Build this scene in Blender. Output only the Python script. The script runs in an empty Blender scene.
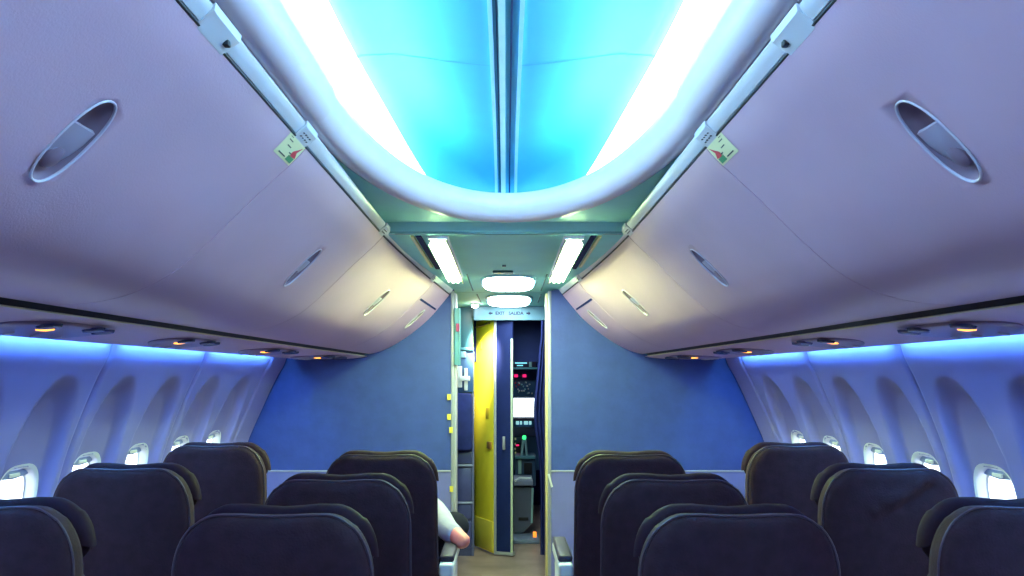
import bpy, bmesh, math, random
from mathutils import Vector, Matrix
random.seed(4)
C = bpy.context.scene.collection
PI = math.pi
EYE = 1.45
F = 800.0
CX, CY = 506.0, 376.0
D = 5.3            # forward bulkheads
# ------------------------------------------------------------------ camera, world, exposure
sc = bpy.context.scene
cd = bpy.data.cameras.new('camera')
cam = bpy.data.objects.new('camera', cd); C.objects.link(cam)
cam.location = (0, 0, EYE); cam.rotation_euler = (PI/2, 0, 0)
cd.sensor_width = 36; cd.lens = F/1024*36
cd.shift_x = 6/1024; cd.shift_y = 88/1024
cd.clip_start = 0.02
sc.camera = cam
sc.view_settings.view_transform = 'Standard'
sc.view_settings.look = 'None'
sc.view_settings.exposure = 0.18
sc.view_settings.gamma = 1
sc.view_settings.use_curve_mapping = False
w = bpy.data.worlds.new('World'); sc.world = w; w.use_nodes = True
bg = w.node_tree.nodes['Background']
bg.inputs[0].default_value = (0.86, 0.93, 1.0, 1); bg.inputs[1].default_value = 3.8

COVE = ((0.16, 0.66, 1.0), 50.0)         # ceiling cove strips
WALLCOVE = ((0.12, 0.50, 1.0), 90.0)      # sidewall strips
TUBE = ((0.68, 1.0, 0.42), 165.0)         # entry light tubes
DOME = ((0.75, 1.0, 0.92), 22.0)

# ------------------------------------------------------------------ materials
MATS = {}
def mat(name, col, rough=0.5, metal=0.0, var=0.06, scale=8.0, bump=0.0, bscale=60.0, sheen=0.0, coat=0.0):
    if name in MATS: return MATS[name]
    m = bpy.data.materials.new(name); m.use_nodes = True
    nt = m.node_tree; b = nt.nodes['Principled BSDF']
    b.inputs['Roughness'].default_value = rough; b.inputs['Metallic'].default_value = metal
    if sheen:
        b.inputs['Sheen Weight'].default_value = sheen; b.inputs['Sheen Roughness'].default_value = 0.4
        b.inputs['Sheen Tint'].default_value = (0.75, 0.7, 1.0, 1)
    if coat: b.inputs['Coat Weight'].default_value = coat
    tc = nt.nodes.new('ShaderNodeTexCoord')
    n = nt.nodes.new('ShaderNodeTexNoise'); n.inputs['Scale'].default_value = scale; n.inputs['Detail'].default_value = 3
    nt.links.new(tc.outputs['Object'], n.inputs['Vector'])
    r = nt.nodes.new('ShaderNodeValToRGB')
    r.color_ramp.elements[0].position = 0.3; r.color_ramp.elements[1].position = 0.7
    r.color_ramp.elements[0].color = tuple(max(0, c*(1-var)) for c in col)+(1,)
    r.color_ramp.elements[1].color = tuple(min(1, c*(1+var)) for c in col)+(1,)
    nt.links.new(n.outputs['Fac'], r.inputs[0]); nt.links.new(r.outputs[0], b.inputs['Base Color'])
    if bump:
        n2 = nt.nodes.new('ShaderNodeTexNoise'); n2.inputs['Scale'].default_value = bscale
        nt.links.new(tc.outputs['Object'], n2.inputs['Vector'])
        bp = nt.nodes.new('ShaderNodeBump'); bp.inputs['Strength'].default_value = bump; bp.inputs['Distance'].default_value = 0.004
        nt.links.new(n2.outputs['Fac'], bp.inputs['Height']); nt.links.new(bp.outputs[0], b.inputs['Normal'])
    MATS[name] = m
    return m
def emit(name, col, s):
    if name in MATS: return MATS[name]
    m = bpy.data.materials.new(name); m.use_nodes = True
    b = m.node_tree.nodes['Principled BSDF']
    b.inputs['Base Color'].default_value = (*col, 1)
    b.inputs['Emission Color'].default_value = (*col, 1); b.inputs['Emission Strength'].default_value = s
    MATS[name] = m; return m
def glass():
    if 'window_glass' in MATS: return MATS['window_glass']
    m = bpy.data.materials.new('window_glass'); m.use_nodes = True; nt = m.node_tree
    nt.nodes.remove(nt.nodes['Principled BSDF']); out = nt.nodes['Material Output']
    t = nt.nodes.new('ShaderNodeBsdfTransparent'); t.inputs[0].default_value = (0.93, 0.97, 1, 1)
    g = nt.nodes.new('ShaderNodeBsdfGlossy'); g.inputs['Roughness'].default_value = 0.05
    mx = nt.nodes.new('ShaderNodeMixShader')
    mx.inputs[0].default_value = 0.06
    nt.links.new(t.outputs[0], mx.inputs[1]); nt.links.new(g.outputs[0], mx.inputs[2])
    nt.links.new(mx.outputs[0], out.inputs[0]); MATS['window_glass'] = m; return m

BIN = mat('bin_plastic', (0.60, 0.38, 0.49), 0.33, var=0.05, scale=3, bump=0.12, bscale=220)
RAIL = mat('rail_plastic', (0.66, 0.66, 0.72), 0.35, var=0.02)
CEIL = mat('ceiling_panel', (0.36, 0.84, 0.82), 0.62, var=0.04, scale=4)  # teal cast of the cabin light is put into this base colour
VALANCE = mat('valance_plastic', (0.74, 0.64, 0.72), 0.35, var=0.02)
VAULT = mat('vault_panel', (0.09, 0.43, 0.60), 0.5, var=0.03)  # cyan of the cove light is partly carried by the base colour
WALLM = mat('sidewall_plastic', (0.23, 0.21, 0.48), 0.42, var=0.05, scale=5)
PSUM = mat('service_strip_plastic', (0.60, 0.38, 0.46), 0.35, var=0.04, scale=6)
BULK = mat('bulkhead_laminate', (0.030, 0.055, 0.26), 0.55, var=0.14, scale=9, bump=0.2, bscale=40)
BULKLOW = mat('bulkhead_lower_laminate', (0.15, 0.15, 0.40), 0.5, var=0.08, scale=6, bump=0.1)
SEAT = mat('seat_fabric', (0.036, 0.013, 0.020), 0.8, var=0.18, scale=30, bump=0.35, bscale=180, sheen=0.04)
HEAD = mat('headrest_leather', (0.024, 0.009, 0.018), 0.7, var=0.15, scale=20, bump=0.25, bscale=60)
RIMLIT = mat('seat_rim_light', (0.065, 0.032, 0.05), 0.45, var=0.05)
BLACK = mat('black_gap', (0.012, 0.010, 0.018), 0.6)
DARK = mat('dark_plastic', (0.045, 0.035, 0.07), 0.4)
GREY = mat('grey_plastic', (0.42, 0.40, 0.48), 0.4)
MID = mat('handle_plastic', (0.22, 0.14, 0.20), 0.28, coat=0.3)
ALU = mat('aluminium_trim', (0.36, 0.36, 0.42), 0.4, metal=0.3, var=0.03)
NAVY = mat('navy_fabric', (0.020, 0.028, 0.16), 0.75, var=0.2, scale=14, bump=0.3)
NAVYP = mat('navy_panel', (0.006, 0.014, 0.10), 0.7, var=0.1)
TEAL = mat('teal_grey_panel', (0.03, 0.12, 0.17), 0.45, var=0.1, scale=5)
CREAM = mat('cream_edge', (0.75, 0.68, 0.42), 0.4, var=0.04)
WHITE = mat('white_plastic', (0.80, 0.82, 0.86), 0.4, var=0.02)
YEL = mat('yellow_door_laminate', (0.95, 0.74, 0.05), 0.4, var=0.07, scale=3)
YELD = mat('yellow_kick_plate', (0.58, 0.45, 0.06), 0.4, var=0.1, scale=6)
FLOOR = mat('aisle_carpet', (0.22, 0.14, 0.12), 0.85, var=0.25, scale=25, bump=0.6, bscale=300)
FLOORF = mat('entry_floor_vinyl', (0.24, 0.16, 0.14), 0.4, var=0.25, scale=5)
STICK = mat('cream_yellow_sticker', (0.80, 0.76, 0.42), 0.5, var=0.03)
RED = mat('red_print', (0.70, 0.03, 0.06), 0.5)
GREEN = mat('green_print', (0.03, 0.25, 0.10), 0.5)
INK = mat('black_print', (0.03, 0.03, 0.05), 0.6)
SKIN = mat('skin', (0.72, 0.20, 0.22), 0.5, var=0.08, scale=20)
SHIRT = mat('light_shirt_cloth', (0.32, 0.29, 0.44), 0.8, var=0.06, scale=12, bump=0.3)
TROUS = mat('dark_trouser_cloth', (0.008, 0.008, 0.022), 0.9, var=0.15)
HAIR = mat('dark_hair', (0.02, 0.015, 0.012), 0.6, var=0.3, scale=60, bump=0.5)
for _m in (SEAT, HEAD, NAVYP, NAVY): _m.node_tree.nodes['Principled BSDF'].inputs['Specular IOR Level'].default_value = .22
for _m in (TROUS, DARK, HEAD): _m.node_tree.nodes['Principled BSDF'].inputs['Specular IOR Level'].default_value = .1
# ------------------------------------------------------------------ helpers
def tag(o, label=None, cat=None, group=None, kind=None):
    if label: o['label'] = label
    if cat: o['category'] = cat
    if group: o['group'] = group
    if kind: o['kind'] = kind
    return o
def empty(name, loc, label=None, cat=None, group=None, kind=None):
    o = bpy.data.objects.new(name, None); C.objects.link(o); o.location = loc
    o.empty_display_size = 0.1
    return tag(o, label, cat, group, kind)
def link(name, bm, m, parent=None, smooth=True, angle=40):
    bmesh.ops.recalc_face_normals(bm, faces=bm.faces[:])
    me = bpy.data.meshes.new(name); bm.to_mesh(me); bm.free()
    for mm in (m if isinstance(m, (list, tuple)) else [m]): me.materials.append(mm)
    o = bpy.data.objects.new(name, me); C.objects.link(o)
    if smooth:
        for p in me.polygons: p.use_smooth = True
        me.set_sharp_from_angle(angle=math.radians(angle))
    if parent:
        o.parent = parent
        o.matrix_parent_inverse = Matrix.Identity(4)
        me.transform(Matrix.Translation(-gloc(parent)))
    return o
def gloc(o):
    v = Vector((0,0,0))
    while o: v += o.location; o = o.parent
    return v
def W(px, py, y):                 # a point seen at (px,py) standing y metres ahead
    return Vector(((px-CX)*y/F, y, EYE+(CY-py)*y/F))
def grid(bm, rows, mi=0, closed=False):
    vs = [[bm.verts.new(p) for p in r] for r in rows]
    for i in range(len(vs)-1):
        n = len(vs[i])
        for j in range(n if closed else n-1):
            k = (j+1) % n
            f = bm.faces.new((vs[i][j], vs[i][k], vs[i+1][k], vs[i+1][j])); f.material_index = mi
    return vs
def box(bm, lo, hi, bev=0.0, seg=2, rot=None, mi=0):
    lo, hi = Vector(lo), Vector(hi)
    r = bmesh.ops.create_cube(bm, size=1)
    c = (lo+hi)/2; s = hi-lo
    for v in r['verts']: v.co = Vector((v.co.x*s.x, v.co.y*s.y, v.co.z*s.z))
    vs = r['verts']
    if bev:
        es = list({e for v in vs for e in v.link_edges})
        rr = bmesh.ops.bevel(bm, geom=es, offset=bev, segments=seg, profile=0.5, affect='EDGES')
        vs = list({v for f in rr['faces'] for v in f.verts} | {v for v in vs if v.is_valid})
    # collect whole island
    seen = set(vs); st = list(vs)
    while st:
        v = st.pop()
        for e in v.link_edges:
            q = e.other_vert(v)
            if q not in seen: seen.add(q); st.append(q)
    for v in seen:
        if rot: v.co = rot @ v.co
        v.co += c
        for f in v.link_faces: f.material_index = mi
    return seen
def tube(bm, pts, r, n=10, closed=False, cap=True):
    pts = [Vector(p) for p in pts]; rings = []
    N = len(pts); up = None
    for i, p in enumerate(pts):
        if closed: t = pts[(i+1) % N]-pts[i-1]
        else: t = pts[min(i+1, N-1)]-pts[max(i-1, 0)]
        t.normalize()
        if up is None:
            up = Vector((0,0,1)) if abs(t.z) < .9 else Vector((1,0,0))
        a = (up - t*up.dot(t)); a.normalize(); up = a; b = t.cross(a)
        rr = r[i] if isinstance(r, (list, tuple)) else r
        rings.append([p+a*rr*math.cos(2*PI*k/n)+b*rr*math.sin(2*PI*k/n) for k in range(n)])
    if closed: rings.append(rings[0])
    vs = grid(bm, rings, closed=True)
    if cap and not closed:
        bm.faces.new(vs[0]); bm.faces.new(vs[-1][::-1])
    if closed: bmesh.ops.remove_doubles(bm, verts=bm.verts[:], dist=1e-6)
def prism(bm, poly, vec, mi=0):
    a = [bm.verts.new(p) for p in poly]; b = [bm.verts.new(Vector(p)+Vector(vec)) for p in poly]
    fs = [bm.faces.new(a), bm.faces.new(b[::-1])]
    n = len(a)
    for i in range(n): fs.append(bm.faces.new((a[i], a[(i+1) % n], b[(i+1) % n], b[i])))
    for f in fs: f.material_index = mi
    return fs
def disc_dome(bm, c, u, v, nrm, ru, rv, prof, n=36, mi=0, p=2.0):
    """rings of (scale, height) about centre c in the plane u,v"""
    rows = []
    for s, h in prof:
        row = []
        for k in range(n):
            a = 2*PI*k/n; ca, sa = math.cos(a), math.sin(a)
            x = math.copysign(abs(ca)**(2/p), ca); y = math.copysign(abs(sa)**(2/p), sa)
            row.append(c+u*(x*ru*s)+v*(y*rv*s)+nrm*h)
        rows.append(row)
    vs = grid(bm, rows, mi, closed=True)
    return vs
def capring(bm, ring): bm.faces.new(ring)
def apply_mods(o):
    dg = bpy.context.evaluated_depsgraph_get()
    me = bpy.data.meshes.new_from_object(o.evaluated_get(dg))
    o.modifiers.clear(); o.data = me
def text_mesh(name, s, size, loc, rot, m, parent, ext=0.0006, align='CENTER'):
    cu = bpy.data.curves.new(name, 'FONT'); cu.body = s; cu.size = size; cu.extrude = ext; cu.offset = size*.03
    cu.align_x = align; cu.align_y = 'CENTER'
    o = bpy.data.objects.new(name, cu); C.objects.link(o)
    dg = bpy.context.evaluated_depsgraph_get()
    me = bpy.data.meshes.new_from_object(o.evaluated_get(dg))
    bpy.data.objects.remove(o)
    me.transform(rot.to_4x4()); me.transform(Matrix.Translation(Vector(loc)-(gloc(parent) if parent else Vector((0,0,0)))))
    me.materials.clear(); me.materials.append(m)
    q = bpy.data.objects.new(name, me); C.objects.link(q)
    if parent: q.parent = parent; q.matrix_parent_inverse = Matrix.Identity(4)
    return q

# ------------------------------------------------------------------ tapering cabin cross sections (x, height over eye)
def sblend(y): return 0.0 if y < 3.4 else min(1.25, ((y-3.4)/1.9)**1.5)
BIN_A = [(.523,.600),(.567,.554),(.633,.494),(.70,.43),(.765,.366),(.83,.307),(.88,.268),(.935,.237),(1.01,.208),(1.105,.190),(1.20,.187)]
BIN_B = [(.372,.540),(.427,.472),(.467,.424),(.507,.380),(.565,.328),(.623,.282),(.68,.242),(.737,.207),(.79,.180),(.852,.156),(.905,.146)]
PSU_A = [(1.216,.170),(1.235,.164),(1.27,.157),(1.33,.150),(1.40,.140),(1.455,.128),(1.492,.120)]
PSU_B = [(.918,.131),(.935,.126),(.97,.121),(1.05,.115),(1.17,.113),(1.28,.114),(1.395,.114)]
WALL_A = [(1.535,.17),(1.56,.08),(1.60,.00),(1.64,-.09),(1.685,-.20),(1.725,-.31),(1.76,-.43),(1.79,-.56),(1.80,-.70),(1.79,-.85),(1.75,-1.05),(1.68,-1.25),(1.60,-1.452)]
WALL_B = [(1.435,.17),(1.46,.08),(1.505,.00),(1.55,-.09),(1.60,-.20),(1.65,-.31),(1.70,-.43),(1.735,-.56),(1.75,-.70),(1.74,-.85),(1.70,-1.05),(1.64,-1.25),(1.56,-1.452)]
def catmull(P, t):
    n = len(P)-1; t = max(0, min(1, t))*n; i = min(int(t), n-1); f = t-i
    p = [Vector(P[max(0, min(n, i+k))]) for k in (-1, 0, 1, 2)]
    return 0.5*((2*p[1])+(p[2]-p[0])*f+(2*p[0]-5*p[1]+4*p[2]-p[3])*f*f+(3*p[1]-p[0]-3*p[2]+p[3])*f**3)
def sec(A, B, y, t, sx=1, off=0.0):
    s = sblend(y)
    a = catmull(A, t).lerp(catmull(B, t), s) if s <= 1 else catmull(A, t)+(catmull(B, t)-catmull(A, t))*s
    if off:
        e = 0.01
        q0 = catmull(A, t-e if t-e > 0 else 0).lerp(catmull(B, max(0, t-e)), min(1, s)); q1 = catmull(A, min(1, t+e)).lerp(catmull(B, min(1, t+e)), min(1, s))
        d = (q1-q0).normalized(); nrm = Vector((-d.y, d.x))   # outboard/up side
        a = a+nrm*off
    return Vector((a.x*sx, y, EYE+a.y))
def lin(a, b, n): return [a+(b-a)*i/(n-1) for i in range(n)]

# ================================================================== SETTING
BACK = -1.6
bm = bmesh.new(); box(bm, (-1.75, BACK, -.04), (1.75, D+.02, 0)); tag(link('floor', bm, FLOOR, smooth=False), kind='structure')
bm = bmesh.new(); box(bm, (-1.75, D+.0201, -.04), (1.75, 9.1, -.0001)); tag(link('floor', bm, FLOORF, smooth=False), kind='structure')
# aft closing wall of the modelled stretch
bm = bmesh.new(); box(bm, (-1.9, BACK-.05, -.04), (1.9, BACK, 2.6)); tag(link('wall_back', bm, mat('back_wall', (.42,.38,.50), .6), smooth=False), kind='structure')

# --- vault (recessed, cove-lit ceiling)
RX, RY0, RB = .44, 2.03, 1.27
def vault_h(x):
    x = abs(x)
    P = [(0,.955),(.06,.957),(.2,.970),(.35,.985),(.45,.975),(.53,.935),(.59,.86),(.62,.77),(.625,.69)]
    for (x0,h0),(x1,h1) in zip(P, P[1:]):
        if x <= x1: return h0+(h1-h0)*(x-x0)/(x1-x0)
    return .69
bm = bmesh.new()
xs = [0,.06,.13,.2,.28,.35,.40,.45,.49,.53,.56,.59,.605,.62,.625]
rows = []
ys = lin(BACK, RY0, 8)
for y in ys:
    rows.append([Vector((x, y, EYE+vault_h(x))) for x in [-q for q in xs[::-1]]+xs[1:]])
NE = 14
for i in range(1, NE+1):      # the rounded forward end of the recess
    a = i/NE*PI/2
    yy = RY0+(RB+.185)*math.sin(a); k = math.cos(a)
    row = []
    for x in [-q for q in xs[::-1]]+xs[1:]:
        h = .69+(vault_h(x)-.69)*(max(0, math.cos(a))**.42)
        # keep the depth of the profile: ellipse narrowing
        row.append(Vector((x*max(k, .0)**.8+0*x, RY0+(yy-RY0), EYE+h)))
    rows.append(row)
grid(bm, rows); bmesh.ops.remove_doubles(bm, verts=bm.verts[:], dist=1e-4)
tag(link('ceiling', bm, VAULT, angle=80), kind='structure')
# panel joint and centre channel of the vault
bm = bmesh.new()
def vstrip(x0, x1, y0, y1, drop, n=18):
    rs = []
    yl_ = lin(y0, RY0, 8)+[RY0+(y1-RY0)*math.sin(q*PI/2) for q in lin(.02, 1, 30)]
    for y in yl_:
        if y <= RY0: hh = lambda x: vault_h(x)
        else:
            a = math.asin(min(1, (y-RY0)/(RB+.185)))
            hh = lambda x, a=a: .69+(vault_h(x)-.69)*math.cos(a)**.42
        rs.append((y, EYE+hh(0)-.002))
    rings = []
    for y, z in rs: rings.append([Vector((x0, y, z+.004)), Vector((x0, y, z-drop)), Vector((x1, y, z-drop)), Vector((x1, y, z+.004))])
    grid(bm, rings)
vstrip(-.048, -.036, BACK, 3.475, .010); vstrip(.036, .048, BACK, 3.475, .010)
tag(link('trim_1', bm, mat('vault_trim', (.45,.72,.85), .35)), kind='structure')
bm = bmesh.new(); vstrip(-.021, -.002, BACK, 3.475, .008)
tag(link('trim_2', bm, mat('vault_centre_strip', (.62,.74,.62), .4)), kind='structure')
bm = bmesh.new(); vstrip(.012, .018, BACK, 3.475, .003); vstrip(-.027, -.024, BACK, 3.475, .003)
tag(link('trim_3', bm, mat('vault_gap', (.01,.05,.16), .6)), kind='structure')
bm = bmesh.new()
for s in (-1, 1):
    rr = []
    for i in range(14):
        x = .05+.5*i/13; yj = RY0+.0-.25*0+(.44)*(1-.10*(i/13)**2)-.02
        a = math.asin((yj-RY0)/(RB+.185)); k = math.cos(a)
        z = EYE+.69+(vault_h(x)-.69)*k**.42-.0015
        rr.append([Vector((s*x*k**.8, yj-.003, z)), Vector((s*x*k**.8, yj+.003, z))])
    grid(bm, rr)
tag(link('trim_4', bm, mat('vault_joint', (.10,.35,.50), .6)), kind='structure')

# --- valance tube round the recess
PROF = [(.030,.760),(.004,.745),(-.002,.715),(.002,.690),(.014,.665),(.032,.648),(.055,.641),(.078,.645),(.096,.658),(.106,.680),(.100,.715)]
def ringpt(a):   # a: angle along the ellipse (0 = side, pi/2 = apex)
    p = Vector((RX*math.cos(a), RY0+RB*math.sin(a))); n = Vector((math.cos(a)/RX, math.sin(a)/RB)).normalized()
    return p, n
def sweep_profile(stations, prof, m, name):
    bm = bmesh.new(); rows = []
    for p, n in stations: rows.append([Vector((p.x+n.x*u, p.y+n.y*u, EYE+h)) for u, h in prof])
    vs = grid(bm, rows)
    bm.faces.new(vs[0]); bm.faces.new(vs[-1][::-1])
    return tag(link(name, bm, m, angle=60), kind='structure')
for s, nm in ((-1, 'trim_5'), (1, 'trim_6')):
    for (a, b) in ((BACK, .12), (.125, 2.02)):
        sweep_profile([(Vector((s*RX, y)), Vector((s, 0))) for y in lin(a, b, 5)], [(u-.006, h-.005) for u, h in PROF], VALANCE, nm)
PROF2 = [(u+.004 if i < 5 else u, h+.003) for i, (u, h) in enumerate(PROF)]
sweep_profile([ringpt(a) for a in lin(0.002, PI-.002, 61)], PROF2, VALANCE, 'trim_7')
# --- behind the valance: blue tube, plus glowing strip added as the vault's white wash
def cove(sg, label):
    bm = bmesh.new(); rows = []
    prof = ((.445,.930),(.480,.908),(.520,.875),(.545,.848),(.565,.820),(.570,.815),(.575,.828),(.553,.860),(.528,.888),(.490,.920),(.447,.941))
    for y in lin(BACK+.02, RY0, 5): rows.append([Vector((sg*x, y, EYE+h)) for x, h in prof])
    for a in lin(.05, 1.10, 18):
        k = math.cos(a)**.8; hk = math.cos(a)**.42; tp = 1-.92*(a/1.10)**3
        rows.append([Vector((sg*(.575-(.575-x)*tp)*k, RY0+(RB+.185)*math.sin(a), EYE+.69+(.815+(h-.815)*tp-.69)*hk)) for x, h in prof])
    vs = grid(bm, rows, closed=True); bm.faces.new(vs[0]); bm.faces.new(vs[-1][::-1])
    o = tag(link('light_strip', bm, emit('cove_wash_glow', (.60,.88,1.0), 12), angle=60), label, 'light strip')
    st = [(Vector((sg*RX, y)), Vector((sg, 0))) for y in lin(BACK+.02, RY0, 4)]+[ringpt(a if sg > 0 else PI-a) for a in lin(.05, .95, 12)]
    bm = bmesh.new(); rows = [[Vector((p.x+n_.x*u, p.y+n_.y*u, EYE+h)) for u, h in ((.060,.735),(.060,.748),(.090,.748),(.090,.735))] for p, n_ in st]
    vs = grid(bm, rows, closed=True); bm.faces.new(vs[0]); bm.faces.new(vs[-1][::-1])
    tag(link('blue_tube', bm, emit('cove_light_glow', *COVE), o, smooth=False), 'blue tube')
cove(-1, 'added glow strip for the white light wash above the left curved valance of the ceiling recess')
cove(1, 'added glow strip for the white light wash above the right curved valance of the ceiling recess')
bm = bmesh.new(); st = [(Vector((-RX, y)), Vector((-1, 0))) for y in lin(BACK, RY0-.02, 4)]+[ringpt(PI-a) for a in lin(0, PI, 60)]+[(Vector((RX, y)), Vector((1, 0))) for y in lin(RY0-.02, BACK, 4)]
grid(bm, [[Vector((p.x+n_.x*u, p.y+n_.y*u, EYE+h)) for u, h in ((.085,.700),(.20,.700),(.20,.72))] for p, n_ in st])
tag(link('ceiling', bm, VAULT, angle=60), kind='structure')
# --- flat ceiling round the recess end, then the lower entry ceiling
def flat_h(y): return .658 if y < 3.42 else (.658-(.658-.613)*(y-3.42)/.04 if y < 3.46 else .613-(y-3.46)*(.613-.558)/(6.5-3.46))
bm = bmesh.new()
inner = []; outer = []
for a in lin(0, PI, 49):
    p, n = ringpt(a); q = p+n*.095
    inner.append(Vector((q.x, q.y, EYE+.658)))
    # project outwards to the rectangle |x|<.75, y<3.3 .. 3.36
    t = 10
    d = Vector((math.cos(a), math.sin(a)*1.2))
    cand = []
    if abs(d.x) > 1e-6: cand.append((.75-abs(q.x))/abs(d.x))
    if d.y > 1e-6: cand.append((3.43-q.y)/d.y if q.y < 3.43 else .001)
    t = min(c for c in cand)
    o = q+d*t; outer.append(Vector((o.x, o.y, EYE+.658)))
grid(bm, [inner, outer])
for s in (-1, 1):
    grid(bm, [[Vector((s*.535, y, EYE+.70)) for y in (BACK, RY0)], [Vector((s*1.3, y, EYE+.70)) for y in (BACK, RY0)]])
tag(link('ceiling', bm, CEIL, angle=80), kind='structure')
bm = bmesh.new()
rows = [[Vector((x, y, EYE+flat_h(y))) for x in (-1.3, -.9, -.5, 0, .5, .9, 1.3)] for y in (3.42, 3.43, 3.445, 3.458)]
grid(bm, rows)
grid(bm, [[Vector((x, 3.0, EYE+.659)) for x in (-1.3, -.74)], [Vector((x, 3.421, EYE+.659)) for x in (-1.3, -.74)]])
grid(bm, [[Vector((x, 3.0, EYE+.659)) for x in (1.3, .74)], [Vector((x, 3.421, EYE+.659)) for x in (1.3, .74)]])
tag(link('ceiling', bm, CEIL, smooth=False), kind='structure')
bm = bmesh.new()
rows = [[Vector((x, y, EYE+flat_h(y))) for x in (-1.55, -.9, -.5, 0, .5, .9, 1.55)] for y in (3.463, 4.0, 4.6, 5.2, 5.502)]
grid(bm, rows)
rows = [[Vector((x, y, EYE+flat_h(y))) for x in (-1.55, -.9, -.5, 0, .5, .9, 1.55)] for y in (5.508, 5.9, 6.48)]
grid(bm, rows)
tag(link('ceiling', bm, CEIL, smooth=False), kind='structure')
bm = bmesh.new(); box(bm, (-1.3, 3.452, EYE+.620), (1.3, 3.468, EYE+.66)); box(bm, (-1.3, 5.49, EYE+.585), (1.3, 5.52, EYE+.60))
tag(link('trim_8', bm, mat('joint_gap', (.06,.12,.14), .6), smooth=False), kind='structure')
# outer hull above everything (keeps daylight out)
bm = bmesh.new()
rr = []
for a in lin(0, PI, 25): rr.append([Vector((1.95*math.cos(a), y, 1.35+1.25*math.sin(a))) for y in (BACK-.05, 9.1)])
grid(bm, rr)
tag(link('ceiling', bm, GREY, angle=80), kind='structure')

# --- sidewalls: sculpted panels with window openings
WY = [y for y in (0.17,0.62,1.10,1.55,2.03,2.48,2.93,3.40,3.85,4.32,4.76)]
JOINTS = [-.62,.39,1.32,2.25,3.16,4.08,5.02]
HW, HTOP, HBOT = .125, -.335, -.67      # the window opening
def recess(y, h):
    d = 0.0; best = 9
    for wy in WY:
        cy = -.40; ey = (y-wy)/.178; eh = (h-cy)/.405
        r = (abs(ey)**2.3+abs(eh)**2.3)**(1/2.3)
        best = min(best, r)
    t = (1.0-best)/.22
    t = max(0, min(1, t)); d = t*t*(3-2*t)*.045
    # ridge at the joints
    return d
def wall(sx, name):
    bm = bmesh.new()
    bounds = [BACK]+JOINTS+[D+.0]
    for b0, b1 in zip(bounds, bounds[1:]):
        y0, y1 = b0+.004, b1-.004
        ny = max(6, int((y1-y0)/.0135)); nt = 110
        ysn = lin(y0, y1, ny)
        vs = []
        for y in ysn:
            row = []
            for j in range(nt):
                t = (j/(nt-1))
                p = sec(WALL_A, WALL_B, y, t, 1)
                r = recess(y, p.z-EYE)
                # round the panel edge into the joint, raised rib at top beside it
                e = min(y-y0, y1-y); r += .014*max(0, 1-e/.022)**2
                row.append(Vector((sx*(p.x+r), y, p.z)))
            vs.append(row)
        V = [[bm.verts.new(p) for p in r] for r in vs]
        for i in range(ny-1):
            for j in range(nt-1):
                c = (vs[i][j]+vs[i+1][j+1])/2; h = c.z-EYE
                hole = False
                for wy in WY:
                    a = abs(c.y-wy)/HW; b = abs(h-(HTOP+HBOT)/2)/((HTOP-HBOT)/2)
                    if a**3.2+b**3.2 < 1: hole = True
                if not hole: bm.faces.new((V[i][j], V[i+1][j], V[i+1][j+1], V[i][j+1]))
    # smooth the cut edge onto the true opening curve
    for v in bm.verts:
        if v.is_boundary:
            h = v.co.z-EYE
            for wy in WY:
                a = (v.co.y-wy)/HW; b = (h-(HTOP+HBOT)/2)/((HTOP-HBOT)/2)
                r = (abs(a)**3.2+abs(b)**3.2)**(1/3.2)
                if .75 < r < 1.3:
                    v.co.y = wy+(v.co.y-wy)/r
                    nh = (HTOP+HBOT)/2+(h-(HTOP+HBOT)/2)/r
                    v.co.z = EYE+nh
    return tag(link(name, bm, WALLM, angle=50), kind='structure')
wall(-1, 'wall_left'); wall(1, 'wall_right')
# dark joint backing + hull skin with holes behind is formed by window reveals; skin outside:
def skin(sx, name):
    bm = bmesh.new(); ny = 460; nt = 60
    ysn = lin(BACK-.05, D+1.3, ny); V = []
    P = []
    for y in ysn:
        row = []
        for j in range(nt):
            p = sec(WALL_A, WALL_B, min(y, D), j/(nt-1), 1); row.append(Vector((sx*(p.x+.085), y, p.z)))
        P.append(row); V.append([bm.verts.new(q) for q in row])
    for i in range(ny-1):
        for j in range(nt-1):
            c = (P[i][j]+P[i+1][j+1])/2; h = c.z-EYE; hole = False
            for wy in WY:
                a = abs(c.y-wy)/(HW+.02); b = abs(h-(HTOP+HBOT)/2)/((HTOP-HBOT)/2+.02)
                if a**3.2+b**3.2 < 1: hole = True
            if not hole: bm.faces.new((V[i][j], V[i+1][j], V[i+1][j+1], V[i][j+1]))
    return tag(link(name, bm, DARK, angle=80), kind='structure')
skin(-1, 'wall_left'); skin(1, 'wall_right')
SHADE = mat('window_shade_plastic', (.30,.36,.62), .4)
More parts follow.
